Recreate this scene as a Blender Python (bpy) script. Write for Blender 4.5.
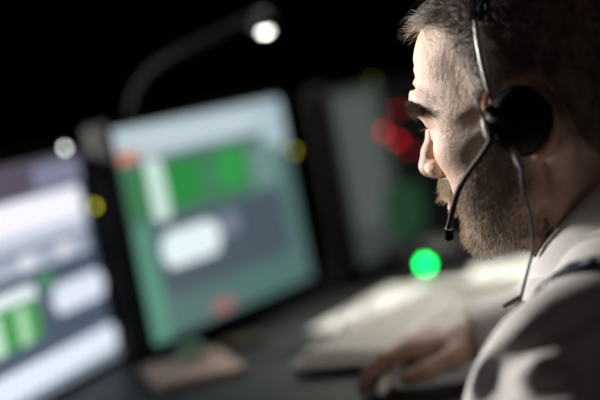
import bpy, math, random
import numpy as np
from mathutils import Vector, Matrix

random.seed(7)
rng = np.random.default_rng(7)
R = math.radians
scene = bpy.context.scene
for o in list(bpy.data.objects):
    bpy.data.objects.remove(o)
COL = scene.collection

# ------------------------------------------------------------------ camera
CAM = np.array([0, 0, 1.115])
_ph, _ro = R(-4.2), R(11)
_fw = np.array([0, math.cos(_ph), math.sin(_ph)])
_r0 = np.array([1., 0, 0])
_u0 = np.cross(_r0, _fw)
_up = _u0 * math.cos(_ro) + _r0 * math.sin(_ro)
_rt = _r0 * math.cos(_ro) - _u0 * math.sin(_ro)
cd = bpy.data.cameras.new('camera')
cam = bpy.data.objects.new('camera', cd)
COL.objects.link(cam)
m = Matrix.Identity(4)
for i in range(3):
    m[i][0] = _rt[i]; m[i][1] = _up[i]; m[i][2] = -_fw[i]; m[i][3] = CAM[i]
cam.matrix_world = m
cd.sensor_width = 36
cd.lens = 1417 / 600 * 36
cd.clip_start = 0.05
cd.dof.use_dof = True
cd.dof.focus_distance = 1.155
cd.dof.aperture_fstop = 2.1
cd.dof.aperture_blades = 0
scene.camera = cam

# ------------------------------------------------------------------ world, light, exposure
vs = scene.view_settings
vs.view_transform = 'Standard'; vs.look = 'None'; vs.gamma = 1; vs.use_curve_mapping = False
vs.exposure = 0.0
scene.cycles.use_denoising = True
scene.cycles.max_bounces = 6
scene.cycles.use_adaptive_sampling = False
wd = bpy.data.worlds.new('world'); scene.world = wd; wd.use_nodes = True
wd.node_tree.nodes['Background'].inputs[0].default_value = (0.0075, 0.0035, 0.0055, 1)
wd.node_tree.nodes['Background'].inputs[1].default_value = 0.6


def area_light(name, loc, target, size, power, color):
    l = bpy.data.lights.new(name, 'AREA')
    l.shape = 'DISK'; l.size = size; l.energy = power; l.color = color
    o = bpy.data.objects.new(name, l); COL.objects.link(o)
    o.location = loc
    o.rotation_euler = (Vector(target) - Vector(loc)).to_track_quat('-Z', 'Y').to_euler()
    return o


# the bright work light in front of the man, outside the frame to the left
area_light('work_light', (-0.90, 1.89, 1.31), (0.12, 1.18, 1.02), 0.06, 37, (1.0, 0.95, 0.88))
# ceiling downlight over the papers
dl = bpy.data.lights.new('ceiling_downlight', 'SPOT'); dl.energy = 350; dl.spot_size = R(34); dl.spot_blend = .9; dl.shadow_soft_size = .04; dl.color = (1.0, .97, .88)
area_light('fill_light', (.9, -1.3, 2.4), (.3, 1.1, .9), 1.4, 1.9, (1.0, .78, .76))  # soft fill added behind the camera to lift shirt and neck
do = bpy.data.objects.new('ceiling_downlight', dl); COL.objects.link(do); do.location = (.1, 2.75, 2.6)
do.rotation_euler = (Vector((.38, 1.93, .78)) - Vector(do.location)).to_track_quat('-Z', 'Y').to_euler()


# ------------------------------------------------------------------ materials
def mat(name, color, rough=0.5, metal=0.0, noise=0.0, nscale=20, bump=0.0, emit=None, estr=0, spec=0.5, attr=None):
    mt = bpy.data.materials.new(name); mt.use_nodes = True
    nt = mt.node_tree; b = nt.nodes['Principled BSDF']
    b.inputs['Base Color'].default_value = (*color, 1)
    b.inputs['Roughness'].default_value = rough
    b.inputs['Metallic'].default_value = metal
    b.inputs['Specular IOR Level'].default_value = spec
    tc = nt.nodes.new('ShaderNodeTexCoord')
    nz = nt.nodes.new('ShaderNodeTexNoise'); nz.inputs['Scale'].default_value = nscale; nz.inputs['Detail'].default_value = 4
    nt.links.new(tc.outputs['Object'], nz.inputs['Vector'])
    if noise > 0:
        mx = nt.nodes.new('ShaderNodeMixRGB'); mx.blend_type = 'MIX'
        mx.inputs[1].default_value = (*[c * (1 - noise) for c in color], 1)
        mx.inputs[2].default_value = (*[min(1, c * (1 + noise)) for c in color], 1)
        nt.links.new(nz.outputs['Fac'], mx.inputs[0]); nt.links.new(mx.outputs[0], b.inputs['Base Color'])
    if bump > 0:
        bp = nt.nodes.new('ShaderNodeBump'); bp.inputs['Strength'].default_value = bump; bp.inputs['Distance'].default_value = 0.001
        nt.links.new(nz.outputs['Fac'], bp.inputs['Height']); nt.links.new(bp.outputs[0], b.inputs['Normal'])
    if emit:
        b.inputs['Emission Color'].default_value = (*emit, 1); b.inputs['Emission Strength'].default_value = estr
    return mt


M = {}
M['black_plastic'] = mat('black_plastic', (0.0035, 0.0035, 0.004), 0.6, noise=.2, bump=.1, nscale=300, spec=.15)
M['matte_black'] = mat('matte_black', (0.008, 0.007, 0.008), 0.7, noise=.2, nscale=100)
M['foam'] = mat('foam', (0.004, 0.0035, 0.004), 0.95, noise=.3, nscale=600, bump=.4, spec=.05)
M['steel'] = mat('steel', (0.62, 0.62, 0.60), 0.35, 0.85, noise=.05, nscale=80)
M['silver'] = mat('silver', (0.72, 0.72, 0.76), 0.35, .25, noise=.05, nscale=80)
M['copper'] = mat('copper_plastic', (0.75, 0.30, 0.18), 0.4, 0.2, noise=.1, nscale=80)
M['cable'] = mat('cable_rubber', (0.010, 0.007, 0.008), 0.5, noise=.15, nscale=200)
M['grey_plastic'] = mat('grey_plastic', (0.33, 0.35, 0.33), 0.4, noise=.1, nscale=60)
M['clip'] = mat('clip_plastic', (0.10, 0.06, 0.07), 0.35, noise=.1, nscale=60)
M['desk'] = mat('dark_laminate', (0.008, 0.008, 0.0085), 0.5, noise=.3, nscale=14, bump=.05, spec=.25)
M['wall'] = mat('dark_wall_paint', (0.020, 0.014, 0.017), 0.9, noise=.15, nscale=3, bump=.2)
M['carpet'] = mat('dark_carpet', (0.012, 0.011, 0.013), 0.95, noise=.4, nscale=200, bump=.5)
M['paper'] = mat('white_paper', (0.74, 0.74, 0.69), 0.85, noise=.04, nscale=8)
M['paper_print'] = mat('printed_grey', (0.22, 0.22, 0.21), 0.85, noise=.1, nscale=50)
M['pad_pink'] = mat('blush_paper', (0.60, 0.44, 0.39), 0.85, noise=.06, nscale=10)
M['mint'] = mat('mint_rubber', (0.22, 0.50, 0.34), 0.6, noise=.08, nscale=30)
M['key'] = mat('ivory_keys', (0.52, 0.50, 0.46), 0.45, noise=.05, nscale=60)
M['keytray'] = mat('keyboard_tray', (0.40, 0.385, 0.36), 0.5, noise=.1, nscale=40)
M['trouser'] = mat('charcoal_wool', (0.02, 0.02, 0.024), 0.9, noise=.2, nscale=300, bump=.3)
M['navy'] = mat('navy_ribbon', (0.012, 0.022, 0.06), 0.6, noise=.2, nscale=400, bump=.2)
M['print_white'] = mat('white_print', (0.55, 0.58, 0.62), 0.7, noise=.05, nscale=200)
M['button'] = mat('pearl_button', (0.7, 0.68, 0.65), 0.2, noise=.05, nscale=200)
M['shirt'] = mat('white_cotton', (0.62, 0.60, 0.60), 0.85, noise=.05, nscale=900, bump=.25)
M['shirt'].node_tree.nodes['Principled BSDF'].inputs['Sheen Weight'].default_value = 0.1


def emission(name, color, s):
    return mat(name, (0.01, 0.01, 0.01), 0.4, emit=color, estr=s)


# ------------------------------------------------------------------ object helpers
def link(o, parent=None):
    COL.objects.link(o)
    if parent is not None:
        o.parent = parent
    return o


def tag(o, label=None, cat=None, group=None, kind=None):
    if label: o['label'] = label
    if cat: o['category'] = cat
    if group: o['group'] = group
    if kind: o['kind'] = kind
    return o


def empty(name, loc=(0, 0, 0), rz=0):
    o = bpy.data.objects.new(name, None)
    o.location = loc; o.rotation_euler = (0, 0, rz); o.empty_display_size = .05
    return link(o)


def mesh_obj(name, verts, faces, material, parent=None, smooth=True, loc=None):
    me = bpy.data.meshes.new(name)
    if isinstance(verts, np.ndarray) and isinstance(faces, np.ndarray):
        n, k = faces.shape
        me.vertices.add(len(verts)); me.vertices.foreach_set('co', verts.astype(np.float32).ravel())
        me.loops.add(n * k); me.loops.foreach_set('vertex_index', faces.astype(np.int32).ravel())
        me.polygons.add(n); me.polygons.foreach_set('loop_start', np.arange(0, n * k, k, dtype=np.int32))
        me.update(calc_edges=True)
    else:
        me.from_pydata([tuple(v) for v in verts], [], faces); me.update()
    me.polygons.foreach_set('use_smooth', [smooth] * len(me.polygons))
    if isinstance(material, (list, tuple)):
        for x in material: me.materials.append(x)
    else:
        me.materials.append(material)
    o = bpy.data.objects.new(name, me)
    if loc is not None: o.location = loc
    return link(o, parent)


class MB:
    """collects shapes for one mesh"""
    def __init__(s): s.v = []; s.f = []
    def add(s, v, f):
        n = len(s.v); s.v += [tuple(x) for x in v]; s.f += [tuple(i + n for i in q) for q in f]
        return s
    def box(s, c, size, rot=None, bev=0.0):
        hx, hy, hz = [x / 2 for x in size]; b = min(bev, hx * .9, hy * .9, hz * .9)
        if b <= 0:
            v = [Vector((x * hx, y * hy, z * hz)) for z in (-1, 1) for x, y in ((-1, -1), (1, -1), (1, 1), (-1, 1))]
            f = [(3, 2, 1, 0), (4, 5, 6, 7)] + [(i, (i + 1) % 4, 4 + (i + 1) % 4, 4 + i) for i in range(4)]
        else:
            v = []
            for z, ins in ((-hz, b), (-hz + b, 0), (hz - b, 0), (hz, b)):
                for x, y, ax, ay in ((-1, -1, 1, 0), (1, -1, 1, 0), (1, -1, 0, 1), (1, 1, 0, 1), (1, 1, 1, 0), (-1, 1, 1, 0), (-1, 1, 0, 1), (-1, -1, 0, 1)):
                    # eight-sided ring with chamfered corners
                    v.append(Vector((x * (hx - ins - (b if ax else 0)), y * (hy - ins - (b if ay else 0)), z)))
            f = [tuple(range(7, -1, -1)), tuple(range(24, 32))]
            for r in range(3):
                f += [(r * 8 + i, r * 8 + (i + 1) % 8, (r + 1) * 8 + (i + 1) % 8, (r + 1) * 8 + i) for i in range(8)]
        if rot is not None: v = [rot @ p for p in v]
        return s.add([p + Vector(c) for p in v], f)
    def tube(s, pts, rad, n=10, flat=None):
        """tube along pts; rad number or list; flat=(w,h) elliptical"""
        pts = [Vector(p) for p in pts]; k = len(pts)
        if not hasattr(rad, '__len__'): rad = [rad] * k
        v = []; prev = None
        for i, p in enumerate(pts):
            t = (pts[min(i + 1, k - 1)] - pts[max(i - 1, 0)]).normalized()
            if prev is None:
                a = Vector((0, 0, 1)) if abs(t.z) < .9 else Vector((1, 0, 0))
                u = t.cross(a).normalized()
            else:
                u = (prev - t * prev.dot(t)).normalized()
            prev = u; w = t.cross(u)
            fu, fw = flat if flat else (1, 1)
            for j in range(n):
                a = 2 * math.pi * j / n
                v.append(p + (u * math.cos(a) * fu + w * math.sin(a) * fw) * rad[i])
        f = [tuple(range(n - 1, -1, -1)), tuple(range((k - 1) * n, k * n))]
        for i in range(k - 1):
            f += [(i * n + j, i * n + (j + 1) % n, (i + 1) * n + (j + 1) % n, (i + 1) * n + j) for j in range(n)]
        return s.add(v, f)
    def lathe(s, prof, c=(0, 0, 0), axis=(0, 0, 1), n=28):
        """prof: list of (radius, height) along axis"""
        q = Vector((0, 0, 1)).rotation_difference(Vector(axis).normalized()).to_matrix()
        v = []
        for r, h in prof:
            for j in range(n):
                a = 2 * math.pi * j / n
                v.append(q @ Vector((r * math.cos(a), r * math.sin(a), h)) + Vector(c))
        k = len(prof)
        f = [tuple(range(n - 1, -1, -1)), tuple(range((k - 1) * n, k * n))]
        for i in range(k - 1):
            f += [(i * n + j, i * n + (j + 1) % n, (i + 1) * n + (j + 1) % n, (i + 1) * n + j) for j in range(n)]
        return s.add(v, f)
    def prism(s, poly, z0, z1):
        n = len(poly)
        v = [(x, y, z0) for x, y in poly] + [(x, y, z1) for x, y in poly]
        f = [tuple(range(n - 1, -1, -1)), tuple(range(n, 2 * n))] + [(i, (i + 1) % n, n + (i + 1) % n, n + i) for i in range(n)]
        return s.add(v, f)
    def build(s, name, material, parent=None, smooth=False, loc=None):
        return mesh_obj(name, s.v, s.f, material, parent, smooth, loc)


def spline(pts, n=8):
    """Catmull-Rom through pts"""
    P = [np.array(p, float) for p in pts]; P = [2 * P[0] - P[1]] + P + [2 * P[-1] - P[-2]]
    out = []
    for i in range(1, len(P) - 2):
        for k in range(n):
            t = k / n
            a, b, c, d = P[i - 1], P[i], P[i + 1], P[i + 2]
            out.append(.5 * ((2 * b) + (c - a) * t + (2 * a - 5 * b + 4 * c - d) * t * t + (-a + 3 * b - 3 * c + d) * t ** 3))
    out.append(P[-2])
    return out


def auto_smooth(o, ang=35):
    me = o.data
    me.polygons.foreach_set('use_smooth', [True] * len(me.polygons))
    me.set_sharp_from_angle(angle=R(ang))
    return o


# ------------------------------------------------------------------ implicit surfaces (numpy surface nets)
def smin(a, b, k):
    h = np.clip(.5 + .5 * (b - a) / k, 0, 1)
    return b + (a - b) * h - k * h * (1 - h)


class Field:
    def __init__(s, xs, ys, zs):
        s.g = [np.asarray(a, np.float32) for a in (xs, ys, zs)]
        s.V = np.full([len(a) for a in s.g], 4.0, np.float32)
    def _sub(s, lo, hi):
        sl = []
        for a, l, h in zip(s.g, lo, hi):
            sl.append(slice(max(0, np.searchsorted(a, l) - 1), min(len(a), np.searchsorted(a, h) + 1)))
        X = s.g[0][sl[0]][:, None, None]; Y = s.g[1][sl[1]][None, :, None]; Z = s.g[2][sl[2]][None, None, :]
        return tuple(sl), X, Y, Z
    def comb(s, fn, lo, hi, k, cut=False, mrg=None):
        mg = (k + 1.2) if mrg is None else mrg
        sl, X, Y, Z = s._sub([a - mg for a in lo], [a + mg for a in hi])
        if 0 in [q.stop - q.start for q in sl] or any(q.stop <= q.start for q in sl): return
        d = fn(X, Y, Z).astype(np.float32)
        if cut: s.V[sl] = -smin(-s.V[sl], d, k)
        else: s.V[sl] = smin(s.V[sl], d, k)
    def ell(s, c, r, k=.6, cut=False, rot=None, mir=False):
        for sg in ((1, -1) if mir else (1,)):
            cc = (c[0], c[1] * sg, c[2])
            if rot is not None:
                Rm = np.array(rot); 
                if sg < 0: Rm = np.diag([1, -1, 1]) @ Rm @ np.diag([1, -1, 1])
            mx = max(r) if rot is not None else None
            ext = (mx,) * 3 if mx else r
            def fn(X, Y, Z):
                x, y, z = X - cc[0], Y - cc[1], Z - cc[2]
                if rot is not None:
                    x, y, z = (Rm[0, 0] * x + Rm[1, 0] * y + Rm[2, 0] * z, Rm[0, 1] * x + Rm[1, 1] * y + Rm[2, 1] * z, Rm[0, 2] * x + Rm[1, 2] * y + Rm[2, 2] * z)
                k0 = np.sqrt((x / r[0]) ** 2 + (y / r[1]) ** 2 + (z / r[2]) ** 2)
                k1 = np.sqrt((x / r[0] ** 2) ** 2 + (y / r[1] ** 2) ** 2 + (z / r[2] ** 2) ** 2)
                return k0 * (k0 - 1) / np.maximum(k1, 1e-6)
            s.comb(fn, [cc[i] - ext[i] for i in range(3)], [cc[i] + ext[i] for i in range(3)], k, cut)
    def cap(s, pts, rad, k=.6, cut=False, mir=False):
        """chain of round cones"""
        if not hasattr(rad, '__len__'): rad = [rad] * len(pts)
        for sg in ((1, -1) if mir else (1,)):
            for i in range(len(pts) - 1):
                a = np.array(pts[i], float) * (1, sg, 1); b = np.array(pts[i + 1], float) * (1, sg, 1)
                ra, rb = rad[i], rad[i + 1]; ba = b - a; L = float(ba @ ba)
                def fn(X, Y, Z):
                    x, y, z = X - a[0], Y - a[1], Z - a[2]
                    h = np.clip((x * ba[0] + y * ba[1] + z * ba[2]) / L, 0, 1)
                    return np.sqrt((x - h * ba[0]) ** 2 + (y - h * ba[1]) ** 2 + (z - h * ba[2]) ** 2) - (ra + (rb - ra) * h)
                mr = max(ra, rb)
                s.comb(fn, np.minimum(a, b) - mr, np.maximum(a, b) + mr, k, cut)
    def mesh(s):
        V = s.V; I = V < 0
        nx, ny, nz = V.shape
        c = np.zeros((nx - 1, ny - 1, nz - 1), np.int8)
        for dx in (0, 1):
            for dy in (0, 1):
                for dz in (0, 1):
                    c += I[dx:nx - 1 + dx, dy:ny - 1 + dy, dz:nz - 1 + dz]
        act = np.argwhere((c > 0) & (c < 8))
        idx = np.full(c.shape, -1, np.int32); idx[tuple(act.T)] = np.arange(len(act))
        acc = np.zeros((len(act), 3)); cnt = np.zeros(len(act))
        gx, gy, gz = [a.astype(float) for a in s.g]
        def P(ix): return np.stack([gx[ix[:, 0]], gy[ix[:, 1]], gz[ix[:, 2]]], 1)
        for ax in range(3):
            o = [a for a in range(3) if a != ax]
            for p in (0, 1):
                for q in (0, 1):
                    i0 = act.copy(); i0[:, o[0]] += p; i0[:, o[1]] += q
                    i1 = i0.copy(); i1[:, ax] += 1
                    v0 = V[tuple(i0.T)]; v1 = V[tuple(i1.T)]
                    ok = (v0 < 0) != (v1 < 0)
                    t = np.where(ok, v0 / np.where(ok, v0 - v1, 1), 0)[:, None]
                    pt = P(i0) * (1 - t) + P(i1) * t
                    acc[ok] += pt[ok]; cnt[ok] += 1
        verts = acc / cnt[:, None]
        faces = []
        for ax in range(3):
            o1, o2 = (ax + 1) % 3, (ax + 2) % 3
            sl0 = [slice(1, -1)] * 3; sl1 = [slice(1, -1)] * 3
            sl0[ax] = slice(0, -1); sl1[ax] = slice(1, None)
            A = I[tuple(sl0)]; B = I[tuple(sl1)]
            e = np.argwhere(A != B); flip = A[tuple(e.T)]
            base = e.copy(); base[:, o1] += 1; base[:, o2] += 1
            def cell(d1, d2):
                b = base.copy(); b[:, o1] -= d1; b[:, o2] -= d2
                return idx[tuple(b.T)]
            q = np.stack([cell(1, 1), cell(0, 1), cell(0, 0), cell(1, 0)], 1)
            q[~flip] = q[~flip][:, ::-1]
            faces.append(q)
        F = np.concatenate(faces); F = F[(F >= 0).all(1)]
        return verts, F


def vnormals(v, f):
    n = np.cross(v[f[:, 2]] - v[f[:, 0]], v[f[:, 3]] - v[f[:, 1]])
    vn = np.zeros_like(v)
    for k in range(4): np.add.at(vn, f[:, k], n)
    return vn / np.maximum(np.linalg.norm(vn, axis=1), 1e-9)[:, None]


def axis_grid(lo, hi, segs, coarse):
    """rectilinear axis: coarse spacing except inside segs [(a,b,h)]"""
    x = lo; out = [x]
    while x < hi:
        h = coarse
        for a, b, hh in segs:
            if a <= x <= b: h = min(h, hh)
            elif x < a: h = min(h, max(hh, (a - x) * .3))
            else: h = min(h, max(hh, (x - b) * .3))
        x += h; out.append(x)
    return np.array(out)


# ------------------------------------------------------------------ room and desk
DESK = 0.785


def struct(o, label=None):
    o['kind'] = 'structure'
    if label: o['label'] = label
    return o


struct(MB().box((0, 2.5, -.05), (6, 7, .1)).build('floor', M['carpet']), 'dark carpeted floor under the desks')
struct(MB().box((0, 2.5, 2.75), (6, 7, .1)).build('ceiling', M['wall']), 'unlit dark ceiling of the control room')
struct(MB().box((0, 5.55, 1.35), (6, .1, 2.7)).build('wall_back', M['wall']), 'unlit dark wall behind the monitors')
struct(MB().box((-2.95, 2.5, 1.35), (.1, 6, 2.7)).build('wall_left', M['wall']), 'unlit dark wall left of the desk')
struct(MB().box((2.95, 2.5, 1.35), (.1, 6, 2.7)).build('wall_right', M['wall']), 'unlit dark wall behind the man')
struct(MB().box((0, 5.485, .05), (5.8, .03, .1)).build('baseboard_back', M['matte_black']), 'black skirting along the back wall')

# ------------------------------------------------------------------ the man: head frame (cm; x forward, y to his left, z up, origin between the ears)
HY, HP = R(30.1), R(6.3)
_hf = np.array([-math.cos(HY) * math.cos(HP), math.sin(HY) * math.cos(HP), -math.sin(HP)])
_hl = np.array([-math.sin(HY), -math.cos(HY), 0])
_hu = np.cross(_hf, _hl)
HR = np.stack([_hf, _hl, _hu], 1)
HO = np.array([.2072, 1.140, 1.063])


def h2w(p): return np.asarray(p, float) @ HR.T * .01 + HO
def w2h(p): return (np.asarray(p, float) - HO) @ HR * 100


def spl(pts, rad, n=5):
    q = spline([tuple(p) + (r,) for p, r in zip(pts, rad)], n)
    return [tuple(a[:3]) for a in q], [a[3] for a in q]


def rotm(axis, deg):
    return np.array(Matrix.Rotation(R(deg), 3, axis))


# joints in world metres
J = dict(
    neck=(.2475, 1.12, .985), chest=(.325, 1.09, .89), waist=(.44, 1.05, .62), hip=(.47, 1.04, .50),
    shL=(.155, .955, .872), elL=(.055, .975, .62), wrL=(-.035, 1.18, .826),
    shR=(.365, 1.27, .885), elR=(.39, 1.465, .855), wrR=(.165, 1.470, .828))
JH = {k: w2h(v) for k, v in J.items()}

hand_r_fine = w2h((.09, 1.55, .81)); hand_l_fine = w2h((-.06, 1.25, .81))
xs = axis_grid(-45, 36, [(-9.5, 13, .14), (hand_r_fine[0] - 9, hand_r_fine[0] + 9, .35), (hand_l_fine[0] - 9, hand_l_fine[0] + 9, .35)], 1.2)
ys = axis_grid(-50, 32, [(-9.5, 9.5, .14), (hand_r_fine[1] - 9, hand_r_fine[1] + 9, .35), (hand_l_fine[1] - 7, hand_l_fine[1] + 7, .35)], 1.2)
zs = axis_grid(-62, 14.5, [(-13, 13.8, .14), (hand_r_fine[2] - 5, hand_r_fine[2] + 5, .35), (hand_l_fine[2] - 5, hand_l_fine[2] + 5, .35)], 1.2)
B = Field(xs, ys, zs)

# skull and face masses
B.ell((-0.9, 0, 5.2), (9.2, 7.5, 7.8), .8)
B.ell((3.6, 0, 5.4), (5.9, 6.2, 5.6), 1.5)
B.ell((3.1, 0, -1.5), (6.2, 5.8, 7.0), 1.5)
B.ell((-3.5, 0, 0.5), (5.5, 6.2, 6.5), 1.5)
B.cap([(9.0, 0, 3.55), (8.85, 2.0, 3.8), (7.9, 4.0, 3.6), (6.4, 4.9, 2.7), (5.7, 5.3, 1.4)], [1.1, 1.0, .66, .45, .4], 1.4, mir=True)
B.ell((6.3, 4.1, -0.8), (2.0, 1.8, 1.8), 1.8, mir=True)
B.ell((3.2, 4.9, -1.6), (3.4, 1.9, 3.8), 2.0, mir=True)
B.cap([(5.4, 5.2, -.4), (1.0, 6.2, -0.1)], .8, 2.2, mir=True)
B.cap([(0.6, 5.9, -1), (0.9, 5.5, -5.4)], [1.4, 1.3], 1.2, mir=True)
B.cap([(1.0, 5.3, -5.6), (7.3, 2.0, -8.3)], [1.5, 1.2], 1.2, mir=True)
B.ell((7.7, 0, -7.9), (1.9, 2.2, 1.7), 1.0)
B.ell((7.1, 0, -4.6), (2.9, 3.1, 2.6), 1.2)
B.ell((4.4, 3.5, -4.6), (3.3, 2.7, 3.4), 1.5, mir=True)
# under the chin
B.ell((3.4, 0, -7.6), (4.6, 4.2, 1.9), 1.5)
# eye sockets
B.ell((9.4, 3.15, 1.75), (1.5, 1.45, 1.1), .9, cut=True, mir=True)
B.ell((9.6, 1.35, 1.0), (.8, .6, 1.2), .6, cut=True, mir=True)
B.cap([(6.6, 4.6, 2.6), (4.4, 5.2, 2.4), (2.0, 5.6, 1.8)], [1.0, 1.35, 1.5], 1.8, mir=True)
# temple hollow
B.ell((5.0, 7.7, 4.8), (2.4, 1.0, 1.8), 1.6, cut=True, mir=True)
# hollow under cheekbone

# eyelids over the balls
EYE = (7.45, 3.15, 1.85)
B.ell(EYE, (1.42, 1.5, 1.38), .35, mir=True)
B.cap([(8.0, 2.0, .95), (8.5, 2.9, .55), (7.95, 4.2, .75)], .25, .6, mir=True)      # bag under the eye
B.cap([(8.5, 1.9, 3.0), (8.75, 3.0, 2.95), (7.6, 4.5, 2.6)], .52, .9, mir=True)      # upper fold
B.ell((8.95, 3.15, 1.38), (1.1, 1.25, .20), .12, cut=True, mir=True, rot=rotm('X', -6))
B.ell((8.3, 1.85, 1.38), (.3, .3, .14), .12, cut=True, mir=True)
# nose
B.cap([(8.9, 0, 2.6), (9.65, 0, 1.0), (10.55, 0, -.6), (10.95, 0, -1.55)], [.75, .72, .80, .93], .7)
B.ell((11.05, 0, -1.65), (.92, .95, .82), .5)
B.ell((10.0, 1.15, -1.95), (.98, .68, .78), .45, mir=True)
B.cap([(10.9, 0, -2.2), (9.8, 0, -2.9)], [.42, .45], .4)
B.ell((10.25, .72, -2.62), (.62, .30, .55), .18, cut=True, mir=True)
B.cap([(9.2, 1.75, -1.6), (9.0, 2.2, -2.4)], .14, .35, cut=True, mir=True)
# philtrum ridge, lips, mouth line, nasolabial fold
B.cap([(9.75, .0, -3.1), (10.05, 0, -4.1)], .5, .6)
B.cap([(10.1, 0, -4.55), (9.75, 1.2, -4.6), (8.8, 2.4, -4.95)], [.42, .38, .25], .35, mir=True)
B.cap([(9.95, 0, -5.55), (9.55, 1.2, -5.5), (8.75, 2.3, -5.1)], [.48, .42, .25], .35, mir=True)
B.cap([(10.75, 0, -5.02), (10.1, 1.3, -5.0), (8.9, 2.9, -5.15)], [.14, .12, .10], .18, cut=True, mir=True)
B.cap([(9.3, 1.9, -2.3), (8.9, 2.7, -3.6), (8.5, 3.1, -5.0)], .16, .5, cut=True, mir=True)
B.ell((10.2, 0, -6.6), (.7, 1.6, .45), .6, cut=True)
# forehead lines, frown line, crow's feet
for z0, dz in ((4.9, -.35), (5.8, -.2), (6.7, .05)):
    xo = -(z0 - 4.5) * .22
    q, r = spl([(10.08 + xo, 1.2, z0), (9.76 + xo, 2.0, z0 + .05), (9.25 + xo, 2.9, z0 + .1), (8.5 + xo, 3.9, z0 - .05)], [.10, .14, .14, .10], 6)
    B.cap(q, r, .22, cut=True, mir=True)
B.cap([(9.95, .55, 3.9), (9.75, .7, 2.9)], .07, .22, cut=True, mir=True)
for a, b in (((7.2, 5.25, 2.15), (6.4, 5.85, 2.7)), ((7.15, 5.4, 1.6), (6.2, 6.0, 1.55)), ((7.3, 5.2, 1.0), (6.5, 5.75, .45)), ((8.0, 4.5, .35), (7.2, 5.3, -.3))):
    B.cap([a, b], .05, .2, cut=True, mir=True)
# ears
def ear(sg):
    q = lambda L: [(x, y * sg, z) for x, y, z in L]
    B.ell((-2.1, 7.75 * sg, -.3), (2.1, .35, 2.9), .4, rot=rotm('Z', 14 * sg))
    a, r = spl([(.2, 7.2, .6), (-.5, 7.45, 1.9), (-1.9, 7.5, 2.1), (-3.3, 8.1, 1.6), (-4.1, 8.5, .3), (-3.6, 8.3, -1.2), (-2.4, 7.8, -2.5), (-1.2, 7.3, -2.85), (-.4, 6.9, -2.6)],
               [.30, .32, .34, .36, .34, .34, .42, .5, .4])
    B.cap(q(a), r, .2)
    a, r = spl([(-1.2, 8.0, 1.4), (-2.5, 8.4, 1.0), (-2.8, 8.35, -.6), (-1.9, 7.9, -1.6)], [.26] * 4)
    B.cap(q(a), r, .25)
    B.ell((-1.2, 8.3 * sg, -.2), (.95, .8, 1.2), .3, cut=True)
    B.cap(q([(.1, 7.3, .3), (0, 7.6, -.3)]), .34, .3)
ear(1); ear(-1)
# neck and larynx
NB = JH['neck']; CH = JH['chest']
B.cap([(-2.6, 0, -2.5), tuple(NB + (0, 0, 0)), tuple(CH)], [5.6, 5.9, 8.0], 2.0)
thr = w2h((.212, 1.130, .935))
B.cap([(2.4, 0, -8.4), tuple(thr + (0.2, 0, 0))], [2.4, 2.4], 1.8)
st = w2h((.205, 1.125, .905))
B.cap([(-3.0, 6.0, -2.6), tuple((NB + st) / 2 + (1.2, 4.0, 1.2)), tuple(st)], [1.2, 1.0, .8], 1.0)
B.cap([(-3.0, -6.0, -2.6), tuple((NB + st) / 2 + (1.2, -4.0, 1.2)), tuple(st)], [1.2, 1.0, .8], 1.0)
# torso and arms
B.cap([tuple(CH), tuple(JH['waist']), tuple(JH['hip'])], [9.5, 11.0, 11.0], 3)
B.cap([tuple(CH), tuple(JH['shL'])], [7.0, 4.6], 3)
B.cap([tuple(CH), tuple(JH['shR'])], [7.0, 4.6], 3)
for s in 'LR':
    B.cap([tuple(JH['sh' + s]), tuple(JH['el' + s]), tuple(JH['wr' + s])], [4.8, 3.7, 2.5], 1.0)


def hand(wr, fwd, side, upv, reach, curls, thumb_sg):
    """palm, five fingers; world vectors; fwd = knuckle direction, side = towards the thumb, upv = back of the hand"""
    wr = np.array(wr); f = np.array(fwd, float); f /= np.linalg.norm(f)
    u = np.array(upv, float); u -= f * (u @ f); u /= np.linalg.norm(u)
    s = np.array(side, float); s -= f * (s @ f) + u * (s @ u); s /= np.linalg.norm(s)
    W = lambda a, b, c: tuple(w2h(wr + f * a * .01 + s * b * .01 + u * c * .01))
    B.cap([W(-1, 0, 0), W(2, .2, .1)], [2.4, 2.1], .8)
    for b in (-2.6, -.9, .9, 2.6):
        B.cap([W(1.5, b * .5, 0), W(7.6, b, .5)], [1.3, 1.05], .9)
    for (b, L, c) in zip((2.7, .9, -.9, -2.6), (7.0, 7.8, 7.2, 5.6), curls):
        a0, z0 = 7.8, .45; pts = [W(a0, b, z0)]; ang = R(c[0])
        bb = b
        for frac, dc in ((.46, c[1]), (.30, c[2]), (.24, 0)):
            a0 += math.cos(ang) * L * frac; z0 -= math.sin(ang) * L * frac; bb += b * .03
            pts.append(W(a0, bb, z0)); ang += R(dc)
        B.cap(pts, [.95, .85, .78, .66], .25)
    B.cap([W(1.6, 1.6, -.3), W(3.6, 4.0, -.9), W(6.2, 5.3, -1.4), W(8.4, 5.4, -1.7)], [1.4, 1.15, .95, .75], .6)


hand(J['wrR'], (-1, .22, -.02), (-.1, -1, 0), (0, 0, 1), 1, [(10, 25, 20), (14, 28, 22), (16, 30, 22), (18, 32, 24)], 1)
hand(J['wrL'], (-.45, .9, -.02), (.9, .45, 0), (0, 0, 1), 1, [(8, 18, 14), (10, 20, 16), (12, 20, 16), (14, 22, 18)], 1)

bv, bf = B.mesh()
bn = vnormals(bv, bf)
inhead = (bv[:, 2] > -12.5) & (np.abs(bv[:, 1]) < 10) & (bv[:, 0] > -11)

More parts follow.
